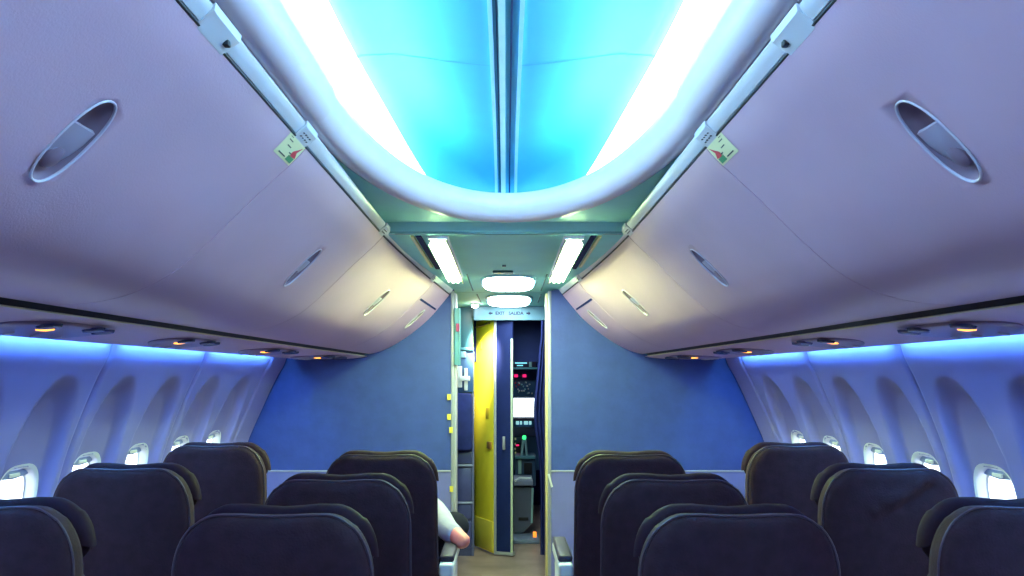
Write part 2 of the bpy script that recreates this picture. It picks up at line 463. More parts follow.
def window(n, sx, wy, label):
    hc = (HTOP+HBOT)/2; hh = (HTOP-HBOT)/2
    root = empty('window_%d' % n, (sx*1.8, wy, EYE+hc), kind='structure')
    def X(h, y):
        t = 0
        best = min((abs(sec(WALL_A, WALL_B, y, k/200).z-EYE-h), k) for k in range(200))[1]
        return sec(WALL_A, WALL_B, y, best/200).x
    xt, xb = X(hc+hh, wy), X(hc-hh, wy)
    def xx(h): return xb+(xt-xb)*(h-(hc-hh))/(2*hh)
    bm = bmesh.new(); rows = []
    # flared reveal, three steps from the lining in to the pane
    for (k, dx) in ((1.07,.040),(1.0,.044),(.975,.052),(.955,.078),(.90,.082)):
        row = []
        for q in range(40):
            a = 2*PI*q/40; ca, sa = math.cos(a), math.sin(a)
            u = math.copysign(abs(ca)**(2/3.2), ca); v = math.copysign(abs(sa)**(2/3.2), sa)
            h = hc+v*hh*k
            row.append(Vector((sx*(xx(h)+dx), wy+u*HW*k, EYE+h)))
        rows.append(row)
    grid(bm, rows, closed=True)
    link('window_frame', bm, WHITE, root)
    bm = bmesh.new(); prof = []
    for q in range(40):
        a = 2*PI*q/40; ca, sa = math.cos(a), math.sin(a)
        u = math.copysign(abs(ca)**(2/3.2), ca); v = math.copysign(abs(sa)**(2/3.2), sa)
        h = hc+v*hh*.91; prof.append(Vector((sx*(xx(h)+.0805), wy+u*HW*.91, EYE+h)))
    bm.faces.new([bm.verts.new(p) for p in prof])
    link('pane', bm, glass(), root, smooth=False)
    # the shade, pushed almost all the way up, with its pull
    bm = bmesh.new(); top = hc+hh*.93; bot = hc+hh*.80
    poly = [(-.75,top),(.75,top),(.88,top-.02),(.90,bot+.004),(.6,bot-.004),(0,bot-.010),(-.6,bot-.004),(-.90,bot+.004),(-.88,top-.02)]
    prism(bm, [Vector((sx*(xx(h)+.066), wy+u*HW, EYE+h)) for u, h in poly], (sx*.005, 0, 0))
    sh = link('window_shade', bm, SHADE, root, smooth=False)
    bm = bmesh.new(); box(bm, (sx*(xx(bot)+.060)-.004, wy-.03, EYE+bot-.002), (sx*(xx(bot)+.060)+.004, wy+.03, EYE+bot+.012), .003)
    link('shade_pull', bm, WHITE, sh)
    # slim dark rod just outside the pane (inner support between panes)
    return root
n = 1
for s in (-1, 1):
    for wy in WY:
        window(n, s, wy, ''); n += 1
# --- sidewall light strips under the service strip, in stretches between ribs
def strip(sx, y0, y1, label):
    bm = bmesh.new(); rows = []
    for y in lin(y0, y1, 8):
        p = sec(WALL_A, WALL_B, y, 0.0); x = p.x; z = p.z
        rows.append([Vector((sx*(x-.030), y, z-.018)), Vector((sx*(x-.012), y, z-.022)), Vector((sx*(x-.010), y, z-.012)), Vector((sx*(x-.028), y, z-.008))])
    vs = grid(bm, rows, closed=True); bm.faces.new(vs[0]); bm.faces.new(vs[-1][::-1])
    return tag(link('light_strip', bm, emit('wall_light_glow', *WALLCOVE), smooth=False), label, 'light strip')
for s, sd in ((-1, 'left'), (1, 'right')):
    b = [BACK]+JOINTS
    for i, (b0, b1) in enumerate(zip(b, b[1:])):
        k = len(b)-2-i
        where = {0: 'shortest, by the partition', 1: 'second from the partition', 2: 'third from the partition', 3:'fourth, cut by the photo edge', 4: 'fifth, out of view', 5: 'sixth, out of view', 6: 'hindmost, out of view'}[k]
        strip(s, b0+.05, b1-.05, 'glowing blue strip atop the %s sidewall, %s' % (sd, where))
# service strip (the long moulding under the bins), black gap above it
for s, sd in ((-1, 9), (1, 10)):
    bm = bmesh.new()
    grid(bm, [[sec(PSU_A, PSU_B, y, t, s) for t in lin(0, 1, 22)] for y in lin(BACK, D+.0, 60)])
    grid(bm, [[sec(PSU_A, PSU_B, y, 1, s), sec(PSU_A, PSU_B, y, 1, s)+Vector((-s*.006,0,.055)), sec(PSU_A, PSU_B, y, 1, s)+Vector((s*.08,0,.060))] for y in lin(BACK, D, 60)])
    tag(link('trim_%d' % sd, bm, PSUM, angle=70), kind='structure')
    bm = bmesh.new()
    grid(bm, [[sec(BIN_A, BIN_B, y, 1, s)+Vector((-s*.012,0,.006)), sec(BIN_A, BIN_B, y, 1, s)+Vector((0,0,.001)), sec(PSU_A, PSU_B, y, 0, s)+Vector((0,0,.001)), sec(PSU_A, PSU_B, y, 0, s)+Vector((s*.02,0,.012))] for y in lin(BACK, D-.06, 60)])
    tag(link('trim_%d' % (sd+2), bm, BLACK, angle=70), kind='structure')
    bm = bmesh.new()
    tube(bm, [sec(PSU_A, PSU_B, y, 0, s) for y in lin(BACK, D-.05, 50)], .0028, 6)
    tag(link('trim_%d' % (sd+4), bm, CREAM), kind='structure')

# ================================================================== OVERHEAD BINS
BINS = [(.78, 2.10), (2.10, 3.42), (3.42, 4.78), (4.78, 5.298)]
HND = [(1.355, 430, 234), (2.90, 206, 110), (4.20, 130, 74), (5.05, 92, 57.5)]
def tparam(y, ratio):
    best = min((abs(abs(sec(BIN_A, BIN_B, y, k/400).x)/(sec(BIN_A, BIN_B, y, k/400).z-EYE)-ratio), k) for k in range(400))[1]
    return best/400
def frame_at(y, t, s):
    p = sec(BIN_A, BIN_B, y, t, s); a = sec(BIN_A, BIN_B, y, t-.01, s); b = sec(BIN_A, BIN_B, y, t+.01, s)
    v = (b-a).normalized()                     # down the face
    q = sec(BIN_A, BIN_B, y+.02, t, s)-sec(BIN_A, BIN_B, y-.02, t, s); u = q.normalized()
    nn = u.cross(v).normalized()
    if nn.z > 0: nn = -nn                      # towards the aisle / down
    return p, u, v, nn
def overhead_bin(s, y0, y1, i, label):
    mid = sec(BIN_A, BIN_B, (y0+y1)/2, .5, s)
    root = empty('overhead_bin', mid, label, 'overhead bin', 'overhead bins along the cabin')
    g = .0025
    # door: thick curved lid
    bm = bmesh.new(); nt = 40; ny = max(8, int((y1-y0)/.05))
    front = [[sec(BIN_A, BIN_B, y, t, s) for t in lin(.004, 1, nt)] for y in lin(y0+g, y1-g, ny)]
    back = [[sec(BIN_A, BIN_B, y, t, s, .035) for t in lin(.004, 1, nt)] for y in lin(y0+g, y1-g, ny)]
    fv = grid(bm, front); bv = grid(bm, back)
    def side(a, b):
        for k in range(len(a)-1): bm.faces.new((a[k], a[k+1], b[k+1], b[k]))
    side(fv[0], bv[0]); side(fv[-1], bv[-1]); side([r[0] for r in fv], [r[0] for r in bv]); side([r[-1] for r in fv], [r[-1] for r in bv])
    door = link('bin_door', bm, BIN, root, angle=35)
    hy, dx, dy = HND[i]; t = tparam(hy, dx/dy); p, u, v, nn = frame_at(hy, t, s)
    L, Wd = (.094, .042) if i < 3 else (.085, .026)
    # carve the grip
    bm = bmesh.new()
    disc = disc_dome(bm, p, v, u, nn, L, Wd, [(1.12,.02),(1.0,.0),(.92,-.010),(.75,-.018),(.4,-.021)], 40, p=2.3)
    bm.faces.new(disc[0]); bm.faces.new(disc[-1][::-1])
    cut = link('cutter', bm, BIN)
    cut.location = (0, 0, 0)
    bpy.context.view_layer.update()
    md = door.modifiers.new('b', 'BOOLEAN'); md.operation = 'DIFFERENCE'; md.object = cut; md.solver = 'EXACT'
    bpy.context.view_layer.update(); apply_mods(door)
    bpy.data.objects.remove(cut)
    # bright rim and dished lining
    bm = bmesh.new()
    ring = []
    for k in range(40):
        a = 2*PI*k/40; ca, sa = math.cos(a), math.sin(a)
        ring.append(p+v*math.copysign(abs(ca)**(2/2.3), ca)*L*1.0+u*math.copysign(abs(sa)**(2/2.3), sa)*Wd*1.0+nn*.001)
    tube(bm, ring, .0024, 8, closed=True)
    hd = link('bin_handle', bm, mat('handle_rim', (.62,.55,.66), .3), root)
    bm = bmesh.new()
    disc = disc_dome(bm, p, v, u, nn, L, Wd, [(.98,-.002),(.9,-.0095),(.75,-.0165),(.4,-.0195)], 40, p=2.3); bm.faces.new(disc[-1])
    link('handle_cup', bm, MID, hd)
    bm = bmesh.new()                                   # the lever over the lower two thirds
    rows = []
    for a, hgt in ((-.33,-.006),(-.31,.001),(0,.0),(.30,-.004),(.55,-.009),(.62,-.014)):
        wv = Wd*.86*(1-abs(a)**2.3)**(1/2.3)
        rows.append([p+v*L*a+u*wv*q+nn*(hgt-.004*(q*q)) for q in (-1,-.6,0,.6,1)])
    V = grid(bm, rows)
    lv = link('latch_lever', bm, mat('lever_plastic', (.42,.35,.46), .28, coat=.3), hd)
    bm = bmesh.new()
    dd = disc_dome(bm, p+v*L*.45, v, u, nn, .026, .022, [(1,-.010),(.9,-.004),(.6,-.001),(.2,.0)], 24); bm.faces.new(dd[-1])
    # thumb pad belongs to the lever's look but is its own pressed button
    link('thumb_pad', bm, MID, hd)
    # top rail (pale band above the seam)
    bm = bmesh.new(); rows = []
    for y in lin(y0+.001, y1-.001, ny):
        q = sec(BIN_A, BIN_B, y, 0, s); k = sblend(y); wdt = .040*(1-.25*min(1, k))
        rows.append([q+Vector((s*.02,0,.034)), q+Vector((s*.004,0,.006)), q+Vector((-s*.0015,0,.0045)), q+Vector((-s*wdt*.30,0,.013)), q+Vector((-s*wdt*.56,0,.023)), q+Vector((-s*wdt*.62,0,.029)), q+Vector((-s*wdt*.55,0,.036)), q+Vector((-s*.01,0,.040))])
    vs = grid(bm, rows, closed=True); bm.faces.new(vs[0]); bm.faces.new(vs[-1][::-1])
    rail = link('bin_rail', bm, RAIL, root)
    bm = bmesh.new(); tube(bm, [sec(BIN_A, BIN_B, y, 0.004, s)+Vector((s*.0015,0,.0015)) for y in lin(y0+.002, y1-.002, ny)], .0038, 6); link('seam_gap', bm, BLACK, root)
    # hinge plates: raised blocks at the seam with a small print
    def plate(yc, half, prints):
        bm = bmesh.new(); rows = []
        for y in (yc-half, yc-half+.01, yc+half-.01, yc+half):
            e = .0 if y in (yc-half, yc+half) else .003
            q = sec(BIN_A, BIN_B, y, 0, s); k = sblend(y); wdt = .040*(1-.25*min(1, k))
            rows.append([q+Vector((s*.005,0,-.003-e)), q+Vector((-s*.002,0,.002-e)), q+Vector((-s*wdt*.34,0,.012-e)), q+Vector((-s*(wdt*.60+.004),0,.022-e)), q+Vector((-s*(wdt*.66+.004),0,.034)), q+Vector((s*.012,0,.02))])
        vs = grid(bm, rows, closed=True); bm.faces.new(vs[0]); bm.faces.new(vs[-1][::-1])
        pl = link('hinge_plate', bm, RAIL, root)
        if prints:
            q = sec(BIN_A, BIN_B, yc, 0, s)
            bm = bmesh.new()
            for j in range(4):
                for xx in (.005, .013):
                    wd = .003 if (j+int(xx > .01)) % 2 else .0045
                    c = q+Vector((-s*(xx+.003), -.030+.018*j, 0))
                    z0 = q.z-.0015+.010*(xx+.003-.002)/.0116-.0006
                    box(bm, (c.x-wd*.7, c.y-.004, z0-.0006), (c.x+wd*.7, c.y+.003, z0+.0006))
            link('seat_number_print', bm, INK, pl, smooth=False)
        return pl
    if i < 3: plate(y1-.06, .055, True)
    if i == 0:
        plate(1.425, .066, False)
        q = sec(BIN_A, BIN_B, 1.462, 0, s); bm = bmesh.new()
        box(bm, q+Vector((-s*.012-.006,-.009,-.001+.003)), q+Vector((-s*.012+.006,.009,.018)), .003); link('lock_hole', bm, BLACK, rail)
    # cream sticker straddling the seam at the forward end
    if i == 0:
        yc = 2.0; p0 = [];
        t0, t1 = .012, .105
        bm = bmesh.new()
        def on(y, t, o): 
            P, U, V_, N = frame_at(y, max(.012, t), s); 
            return sec(BIN_A, BIN_B, y, t, s)+N*o
        grid(bm, [[on(y, t, .0012) for t in lin(t0, t1, 8)] for y in lin(1.955, 2.095, 4)])
        st = link('placard', bm, STICK, root, smooth=False)
        tag(st, 'cream sticker with red and green symbol')
        bm = bmesh.new()
        def quad(ya, yb, ta, tb, o=.002):
            grid(bm, [[on(ya, t, o) for t in lin(ta, tb, 4)], [on(yb, t, o) for t in lin(ta, tb, 4)]])
        quad(1.975, 2.03, .090, .0945); quad(1.99, 2.02, .055, .059); quad(1.975, 2.005, .034, .038); quad(2.03, 2.05, .070, .074); quad(1.97, 1.99, .020,.023)
        link('small_print', bm, INK, st, smooth=False)
        bm = bmesh.new()
        vv = [bm.verts.new(on(y, t, .002)) for y, t in ((2.085,.022),(2.072,.055),(2.088,.075),(2.05,.082),(2.045,.062))]
        bm.faces.new(vv); link('red_arrow', bm, RED, st, smooth=False)
        bm = bmesh.new(); quad(2.040, 2.085, .078, .098, .0022); link('green_square', bm, GREEN, st, smooth=False)
    # short slot in the forward filler
    if i == 3:
        bm = bmesh.new()
        pts = [sec(BIN_A, BIN_B, y, .16, s) for y in (4.83, 5.26)]
        P, U, V_, N = frame_at(5.0, .16, s)
        rows = [[sec(BIN_A, BIN_B, y, t, s)+N*.0015 for t in (.165,.185)] for y in lin(4.80, 5.26, 8)]
        grid(bm, rows); link('vent_slot', bm, NAVYP, root, smooth=False)
    return root
names = ['nearest', 'second', 'third', 'fourth']
for s, sd in ((-1, 'left'), (1, 'right')):
    for i, (a, b) in enumerate(BINS):
        lab = {0: 'large nearest overhead bin on the %s, with the cream safety sticker at its far end',
               1: 'second overhead bin on the %s, between the cream sticker and the pale joint',
               2: 'third overhead bin on the %s, beside the entry ceiling light',
               3: 'short last overhead bin on the %s, against the partition, with dark slot'}[i] % sd
        overhead_bin(s, a, b, i, lab)
# the stretch of bins behind the camera
for s in (-1, 1):
    bm = bmesh.new(); grid(bm, [[sec(BIN_A, BIN_B, y, t, s) for t in lin(0, 1, 24)] for y in lin(BACK, .776, 6)])
    grid(bm, [[sec(BIN_A, BIN_B, y, 0, s)+Vector((-s*.038,0,.024)), sec(BIN_A, BIN_B, y, 0, s), ] for y in lin(BACK, .776, 6)])
    tag(link('trim_%d' % (15 if s < 0 else 16), bm, BIN, angle=70), kind='structure')

# ================================================================== PASSENGER SERVICE UNITS
def psu(s, yc, L, label):
    def on(y, t, o): return sec(PSU_A, PSU_B, y, t, s)+Vector((0,0,-o))
    root = empty('service_unit', on(yc, .55, 0), label, 'service unit', 'passenger service units under the bins')
    def patch(cy, ct, ry, rt, prof, m, name, par, p=2.0):
        bm = bmesh.new(); rows = []
        for k, o in prof:
            row = []
            for q in range(28):
                a = 2*PI*q/28; ca, sa = math.cos(a), math.sin(a)
                x = math.copysign(abs(ca)**(2/p), ca); y = math.copysign(abs(sa)**(2/p), sa)
                row.append(on(cy+x*ry*k, ct+y*rt*k, o))
            rows.append(row)
        V = grid(bm, rows, closed=True); bm.faces.new(V[-1]); return link(name, bm, m, par)
    bz = patch(yc, .60, L, .27, [(1,-.002),(.99,.004),(.95,.008),(.88,.010),(.4,.009)], mat('service_unit_bezel', (.24,.15,.24), .3), 'bezel', root, 2.0)
    patch(yc-.26*L, .56, .030, .040, [(1,.008),(.95,.012),(.7,.013)], emit('amber_sign_glow', (1.0,.38,.04), 2.6), 'lit_sign', root, 4)
    for k, (dy, t) in enumerate(((.62,.42),(.30,.38),(-.55,.42))):
        nz = patch(yc+dy*L, t, .036, .10, [(1,.008),(.9,.017),(.7,.018)], mat('nozzle_dark', (.04,.035,.10), .25), 'reading_light', root)
    for k, dy in enumerate((-.45, .05, .5)):
        patch(yc+dy*L, .76, .018, .05, [(1,.008),(.85,.014),(.4,.015)], GREY, 'air_nozzle', root)
for s, sd in ((-1, 'left'), (1, 'right')):
    for yc, L, wh in ((2.42,.26,'nearest and largest in view'),(3.38,.23,'second from the camera'),(4.30,.20,'third from the camera'),(5.0,.15,'farthest, beside the partition')):
        psu(s, yc, L, 'oval service unit with amber sign under the %s bins, %s' % (sd, wh))

# ================================================================== BULKHEAD PARTITIONS
def bulkhead(s, xin, label):
    root = empty('partition', (s*.9, D, 0), label, 'partition')
    # outline under the bins
    top = [sec(BIN_A, BIN_B, D, t, s) for t in lin(0.02, 1, 22)]+[sec(PSU_A, PSU_B, D, t, s) for t in lin(.1, 1, 10)]
    wl = [sec(WALL_A, WALL_B, D, t, s) for t in lin(0.03, 1, 24)]
    zl = EYE-.63
    ztop = EYE+.60
    xc = s*(xin+.0)
    up = [Vector((xc, 0, zl+.004)), Vector((xc, 0, ztop-.02)), Vector((s*.42, 0, ztop))]
    pts = [(p.x, p.z) for p in top if abs(p.x) > .40]
    # upper panel
    P = [(xc, zl+.004), (xc, EYE+.565), (s*.345, EYE+.575)]+[(p.x+s*0, p.z+.012) for p in top]+[(p.x+s*.02, p.z) for p in wl if p.z > zl+.01]
    lastx = max(abs(q[0]) for q in P[-3:]); P.append((s*lastx, zl+.004))
    bm = bmesh.new(); prism(bm, [Vector((x, D, z)) for x, z in P], (0, .045, 0)); link('upper_panel', bm, BULK, root, smooth=False)
    Q = [(xc, zl-.004)]+[(s*lastx, zl-.004)]+[(p.x+s*.02, p.z) for p in wl if p.z < zl-.01]+[(xc, 0.002)]
    bm = bmesh.new(); prism(bm, [Vector((x, D+.001, z)) for x, z in Q], (0, .044, 0)); link('lower_panel', bm, BULKLOW, root, smooth=False)
    bm = bmesh.new(); box(bm, (min(xc, s*1.7), D-.004, zl-.006), (max(xc, s*1.7), D+.02, zl+.006), .002); link('rub_strip', bm, ALU, root)
    # aisle edge trims
    a, b = sorted((xc, xc-s*.022))
    bm = bmesh.new(); box(bm, (a, D-.006, .002), (b, D+.052, EYE+.565), .006); link('edge_trim', bm, ALU, root)
    a, b = sorted((xc-s*.022, xc-s*.036))
    bm = bmesh.new(); box(bm, (a, D+.01, .002), (b, D+.13, EYE+.55), .003); link('door_post', bm, mat('post_cream', (.62,.50,.26), .4) if s > 0 else GREY, root)
    return root
bl = bulkhead(-1, .365, 'blue partition wall on the left of the aisle opening, behind the seats')
br = bulkhead(1, .300, 'blue partition wall on the right of the aisle opening, behind the seats')
# clutter on the left post
bm = bmesh.new(); box(bm, W(455,309,5.28), W(459.5,364,5.28)+Vector((0,.05,0)), .006)
link('cover_plate', bm, mat('post_plate', (.10,.26,.32), .4), bl)
bm = bmesh.new(); box(bm, W(456.5,324,5.27), W(459,331,5.27)+Vector((0,.012,0)), .003); link('call_button', bm, mat('button_red', (.35,.03,.12), .5), bl)
for (x, y) in ((449,397),(449,417),(451,430),(451.5,489)):
    bm = bmesh.new(); box(bm, W(x-1.4,y-2.5,5.285), W(x+1.4,y+2.5,5.285)+Vector((0,.02,0)), .003); link('post_latch', bm, mat('latch_yellow', (.75,.6,.08), .4), bl)
bm = bmesh.new()
a = W(548.5,474,5.26); b = W(552,487,5.26); tube(bm, [a, b], .007, 8); link('curtain_tieback', bm, WHITE, br)

# ================================================================== SEATS
def outline(hw, rtop, rx, ztop, zbot, wave=0.0, zc=None, rbot=.04, lowhw=None):
    pts = []
    lowhw = lowhw or hw
    for k in range(13):     # right top corner, top centre -> side
        a = PI/2*(1-k/12); pts.append((hw-rx+rx*math.cos(a), ztop-rtop+rtop*math.sin(a)))
    n = 8
    for k in range(1, n): f = k/n; pts.append((hw+(lowhw-hw)*f, ztop-rtop+(zbot+rbot-ztop+rtop)*f))
    for k in range(7): a = PI/2*k/6; pts.append((lowhw-rbot+rbot*math.cos(a), zbot+rbot-rbot*math.sin(a)))
    left = [(-x, z) for x, z in pts[::-1]]
    tops = [(hw-rx)*q for q in (-.66,-.33,0,.33,.66)]
    res = pts+left+[(x, ztop) for x in tops]
    res = [(x, z-(wave*math.cos(x/hw*PI*1.1)**2 if z > ztop-.03 else 0)) for x, z in res]
    return res
def puff(bm, ol, y_front, y_back, edge=.03, bulge=.012, cz=None):
    cx = 0; cz = cz if cz is not None else sum(z for _, z in ol)/len(ol)
    zr = max(z for _, z in ol)-cz; xr = max(x for x, _ in ol)
    def sc(ins):   # inset by a true distance
        ins = min(ins, .82*min(zr, xr))
        return [(x*(1-ins/xr), cz+(z-cz)*(1-ins/zr)) for x, z in ol]
    rows = []
    d = edge
    for ins, y in ((.10, y_front+.0), (.055, y_front), (d*.45, y_front-d*.12*1), (d*.1, y_front-d*.5), (0, y_front-d), (0, y_back+d), (d*.12, y_back+d*.5), (d*.45, y_back+d*.14), (d, y_back), (.08, y_back-bulge*.6), (.15, y_back-bulge)):
        rows.append([Vector((x, y, z)) for x, z in sc(ins)])
    V = grid(bm, rows, closed=True)
    for ring, y in ((V[0], y_front), (V[-1], y_back-bulge)):
        c = bm.verts.new((0, y, cz))
        for k in range(len(ring)): bm.faces.new((ring[k], ring[(k+1) % len(ring)], c))
def make_seat():
    root = empty('airline_seat', (0,0,0), 'x', 'seat', 'airline seats in rows')
    ol = outline(.231, .150, .105, 1.126, .42, wave=.004, lowhw=.236)
    bm = bmesh.new(); puff(bm, ol, .055, -.035, .032, .014, .78)
    sh = (1.128-.42)
    for v in bm.verts: v.co.y += -(v.co.z-.45)*.0          # upright back
    link('backrest', bm, SEAT, root)
    # lighter tube round the shell edge, standing in for rim light
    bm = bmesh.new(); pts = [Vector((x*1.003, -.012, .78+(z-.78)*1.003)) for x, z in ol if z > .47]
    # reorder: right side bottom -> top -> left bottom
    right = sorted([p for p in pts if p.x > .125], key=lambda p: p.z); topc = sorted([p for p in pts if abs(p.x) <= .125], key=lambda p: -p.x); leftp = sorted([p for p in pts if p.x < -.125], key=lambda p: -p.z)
    tube(bm, right+topc+leftp, .0034, 6); link('rim_light_edge', bm, RIMLIT, root)
    hl = outline(.231, .130, .100, 1.138, .965, wave=.007, rbot=.06, lowhw=.222)
    bm = bmesh.new(); puff(bm, hl, .118, .056, .028, .004, 1.06); link('headrest', bm, HEAD, root)
    # upholstered front of the back
    fl = outline(.205, .05, .05, .955, .44); bm = bmesh.new(); puff(bm, fl, .125, .052, .03, .0, .7); link('back_cushion', bm, SEAT, root)
    bm = bmesh.new(); box(bm, (-.225, .05, .34), (.225, .52, .46), .045, 4); link('seat_cushion', bm, SEAT, root)
    bm = bmesh.new(); box(bm, (-.22, .0, .29), (.22, .49, .338), .012, 2)
    link('seat_frame', bm, DARK, root)
    for x in (-.15, .15):
        bm = bmesh.new(); tube(bm, [(x,.40,.30),(x,.44,.012)], .018, 10); tube(bm, [(x,.06,.30),(x,.10,.012)], .018, 10); tube(bm, [(x,.11,.05),(x,.42,.05)], .012, 8); box(bm, (x-.025,.03,0), (x+.025,.50,.014), .004)
        link('leg', bm, ALU, root)
    return root
def arm(root, x, base):
    bm = bmesh.new()
    box(bm, (x-.026, .10, .60), (x+.026, .46, .655), .014, 3); box(bm, (x-.024, .12, .30), (x+.024, .36, .62), .012, 2)
    a = link('armrest', bm, mat('armrest_grey', (.52,.50,.56), .4), root)
    bm = bmesh.new(); box(bm, (x-.028, .09, .652), (x+.028, .44, .682), .013, 3); link('armrest_pad', bm, DARK, a)
    return a
def rear_arm(root, x):     # armrest standing beside the backrest, pale end cap towards the row behind
    bm = bmesh.new(); box(bm, (x-.030, -.01, .625), (x+.030, .46, .680), .013, 3); box(bm, (x-.026, .0, .28), (x+.026, .34, .635), .014, 3)
    a = link('armrest', bm, WHITE, root)
    bm = bmesh.new(); box(bm, (x-.031, .03, .678), (x+.031, .44, .706), .012, 3); link('armrest_pad', bm, DARK, a)
    bm = bmesh.new(); box(bm, (x-.014, -.016, .50), (x+.014, .004, .61), .004, 2); link('end_cap', bm, CREAM, a)
proto = make_seat()
def copy_tree(o, parent=None):
    c = o.copy(); C.objects.link(c)
    if parent: c.parent = parent; c.matrix_parent_inverse = Matrix.Identity(4)
    for ch in list(o.children): copy_tree(ch, c)
    return c
SEATS = []
rows = {'front': (3.28, 3.58), 'middle': (2.49, 2.70), 'nearest': (1.87, 1.98)}
first = True
for rname, (ya, yw) in rows.items():
    for s, sd in ((-1, 'left'), (1, 'right')):
        for kind, x, y in (('aisle', {'front':.514,'middle':.528,'nearest':.543}[rname], ya), ('window', 1.31 if rname == 'front' else 1.295, yw)):
            o = proto if first else copy_tree(proto); first = False
            SEATS.append((o, rname, s, kind)); o.location = (s*x, y, 0); o.scale = (1, 1, 1.009 if kind == 'window' and rname != 'nearest' else 1)
            desc = {'front': 'front row facing the partition', 'middle': 'middle row of three', 'nearest': 'row nearest the camera'}[rname]
            extra = ''
            if rname == 'front' and kind == 'aisle' and s < 0: extra = ', passenger arm beside it'
            if rname == 'middle' and kind == 'window' and s > 0: extra = ', creased cover'
            o['label'] = 'dark %s seat, %s side, %s%s' % (kind, sd, desc, extra)
bpy.context.view_layer.update()
for o, rname, s, kind in SEATS:
    x0, y0 = o.location.x, o.location.y
    def loc_arm(fn, x):
        # parts are built at world position, link() subtracts the root location
        fn(o, x)
    # armrests on both sides (built locally)
    for sx in ((-1, 1) if kind == 'window' else (-1, 1)):
        aisle_side = (kind == 'aisle' and sx == -s)
        xx = sx*.268
        L = o.location.copy(); o.location = (0,0,0)
        (rear_arm if (aisle_side and rname == 'front') else (lambda r, x: arm(r, x, 0)))(o, xx)
        o.location = L
# crease on the cover of one window seat
for o, rname, s, kind in SEATS:
    if rname == 'middle' and kind == 'window' and s > 0:
        b = [c for c in o.children if c.name.startswith('backrest')][0]
        b.data = b.data.copy()
        bm = bmesh.new(); bm.from_mesh(b.data)
        bmesh.ops.subdivide_edges(bm, edges=[e for e in bm.edges if e.calc_length() > .03], cuts=6, use_grid_fill=True)
        for v in bm.verts:
            if v.co.y < 0:
                for (ax, az, bx, bz, am, wd) in ((-.02,1.02,.10,1.09,.014,.018),(-.07,.99,.01,1.05,.009,.016),(.03,1.00,.12,1.07,-.012,.018)):
                    A = Vector((ax, az)); B = Vector((bx, bz)); P = Vector((v.co.x, v.co.z)); t = max(0, min(1, (P-A).dot(B-A)/(B-A).length_squared))
                    d = (P-(A+(B-A)*t)).length; v.co.y -= am*math.exp(-(d/wd)**2)
        bm.to_mesh(b.data); bm.free()

# ================================================================== PERSON in the front left aisle seat, bent forward
def skin_body(name, joints, edges, rootidx, m, parent, lev=2):
    me = bpy.data.meshes.new(name); me.from_pydata([Vector(j[0])-gloc(parent) if parent else j[0] for j in joints], edges, [])
    o = bpy.data.objects.new(name, me); C.objects.link(o)
    if parent: o.parent = parent; o.matrix_parent_inverse = Matrix.Identity(4)
    sk = o.modifiers.new('s', 'SKIN'); 
    for i, j in enumerate(joints):
        r = j[1]; me.skin_vertices[0].data[i].radius = (r if isinstance(r, tuple) else (r, r))
    me.skin_vertices[0].data[rootidx].use_root = True
    sk.use_smooth_shade = True
    ss = o.modifiers.new('u', 'SUBSURF'); ss.levels = lev; ss.render_levels = lev
    bpy.context.view_layer.update(); apply_mods(o)
    o.data.materials.clear(); o.data.materials.append(m)
    for p in o.data.polygons: p.use_smooth = True
    return o
PX = -.50
pr = empty('person', (PX, 3.60, .46), 'person in pale shirt and dark trousers bent forward in the front left aisle seat', 'person')
# skin-coloured body: head, neck, torso core, arms
hip = (PX, 3.60, .53)
J = [ (hip, .10), ((PX, 3.70, .66), .105), ((PX, 3.84, .79), .115), ((PX, 3.93, .86), .09), ((PX, 4.00, .90), .052),
      ((PX, 4.07, .915), .078), ((PX, 4.15, .90), .086), ((PX, 4.22, .875), .055),
      ((PX+.16, 3.88, .79), .050), ((PX+.235, 3.69, .75), .042), ((PX+.318, 3.52, .715), .036), ((PX+.285, 3.68, .70), .037), ((PX+.22, 3.84, .71), .026), ((PX+.19, 3.91, .72), .024),
      ((PX-.17, 3.86, .84), .055), ((PX-.21, 3.74, .71), .044), ((PX-.20, 3.66, .60), .038), ((PX-.13, 3.82, .60), .034), ((PX-.06, 3.95, .62), .025), ((PX-.04, 4.01, .62), .023),
      ((PX+.10, 3.62, .52), .08), ((PX+.16, 3.85, .60), .075), ((PX+.258, 4.03, .712), .056), ((PX+.12, 4.16, .50), .05), ((PX-.02, 4.28, .32), .034), ((PX-.03, 4.38, .29), .028),
      ((PX-.10, 3.62, .52), .08), ((PX-.11, 3.86, .54), .07), ((PX-.12, 4.06, .52), .058), ((PX-.12, 4.07, .28), .045), ((PX-.12, 4.05, .07), .034), ((PX-.12, 4.19, .04), .028) ]
E = [(0,1),(1,2),(2,3),(3,4),(4,5),(5,6),(6,7),(3,8),(8,9),(9,10),(10,11),(11,12),(12,13),(3,14),(14,15),(15,16),(16,17),(17,18),(18,19),(0,20),(20,21),(21,22),(22,23),(23,24),(24,25),(0,26),(26,27),(27,28),(28,29),(29,30),(30,31)]
body = skin_body('body', J, E, 0, SKIN, pr)
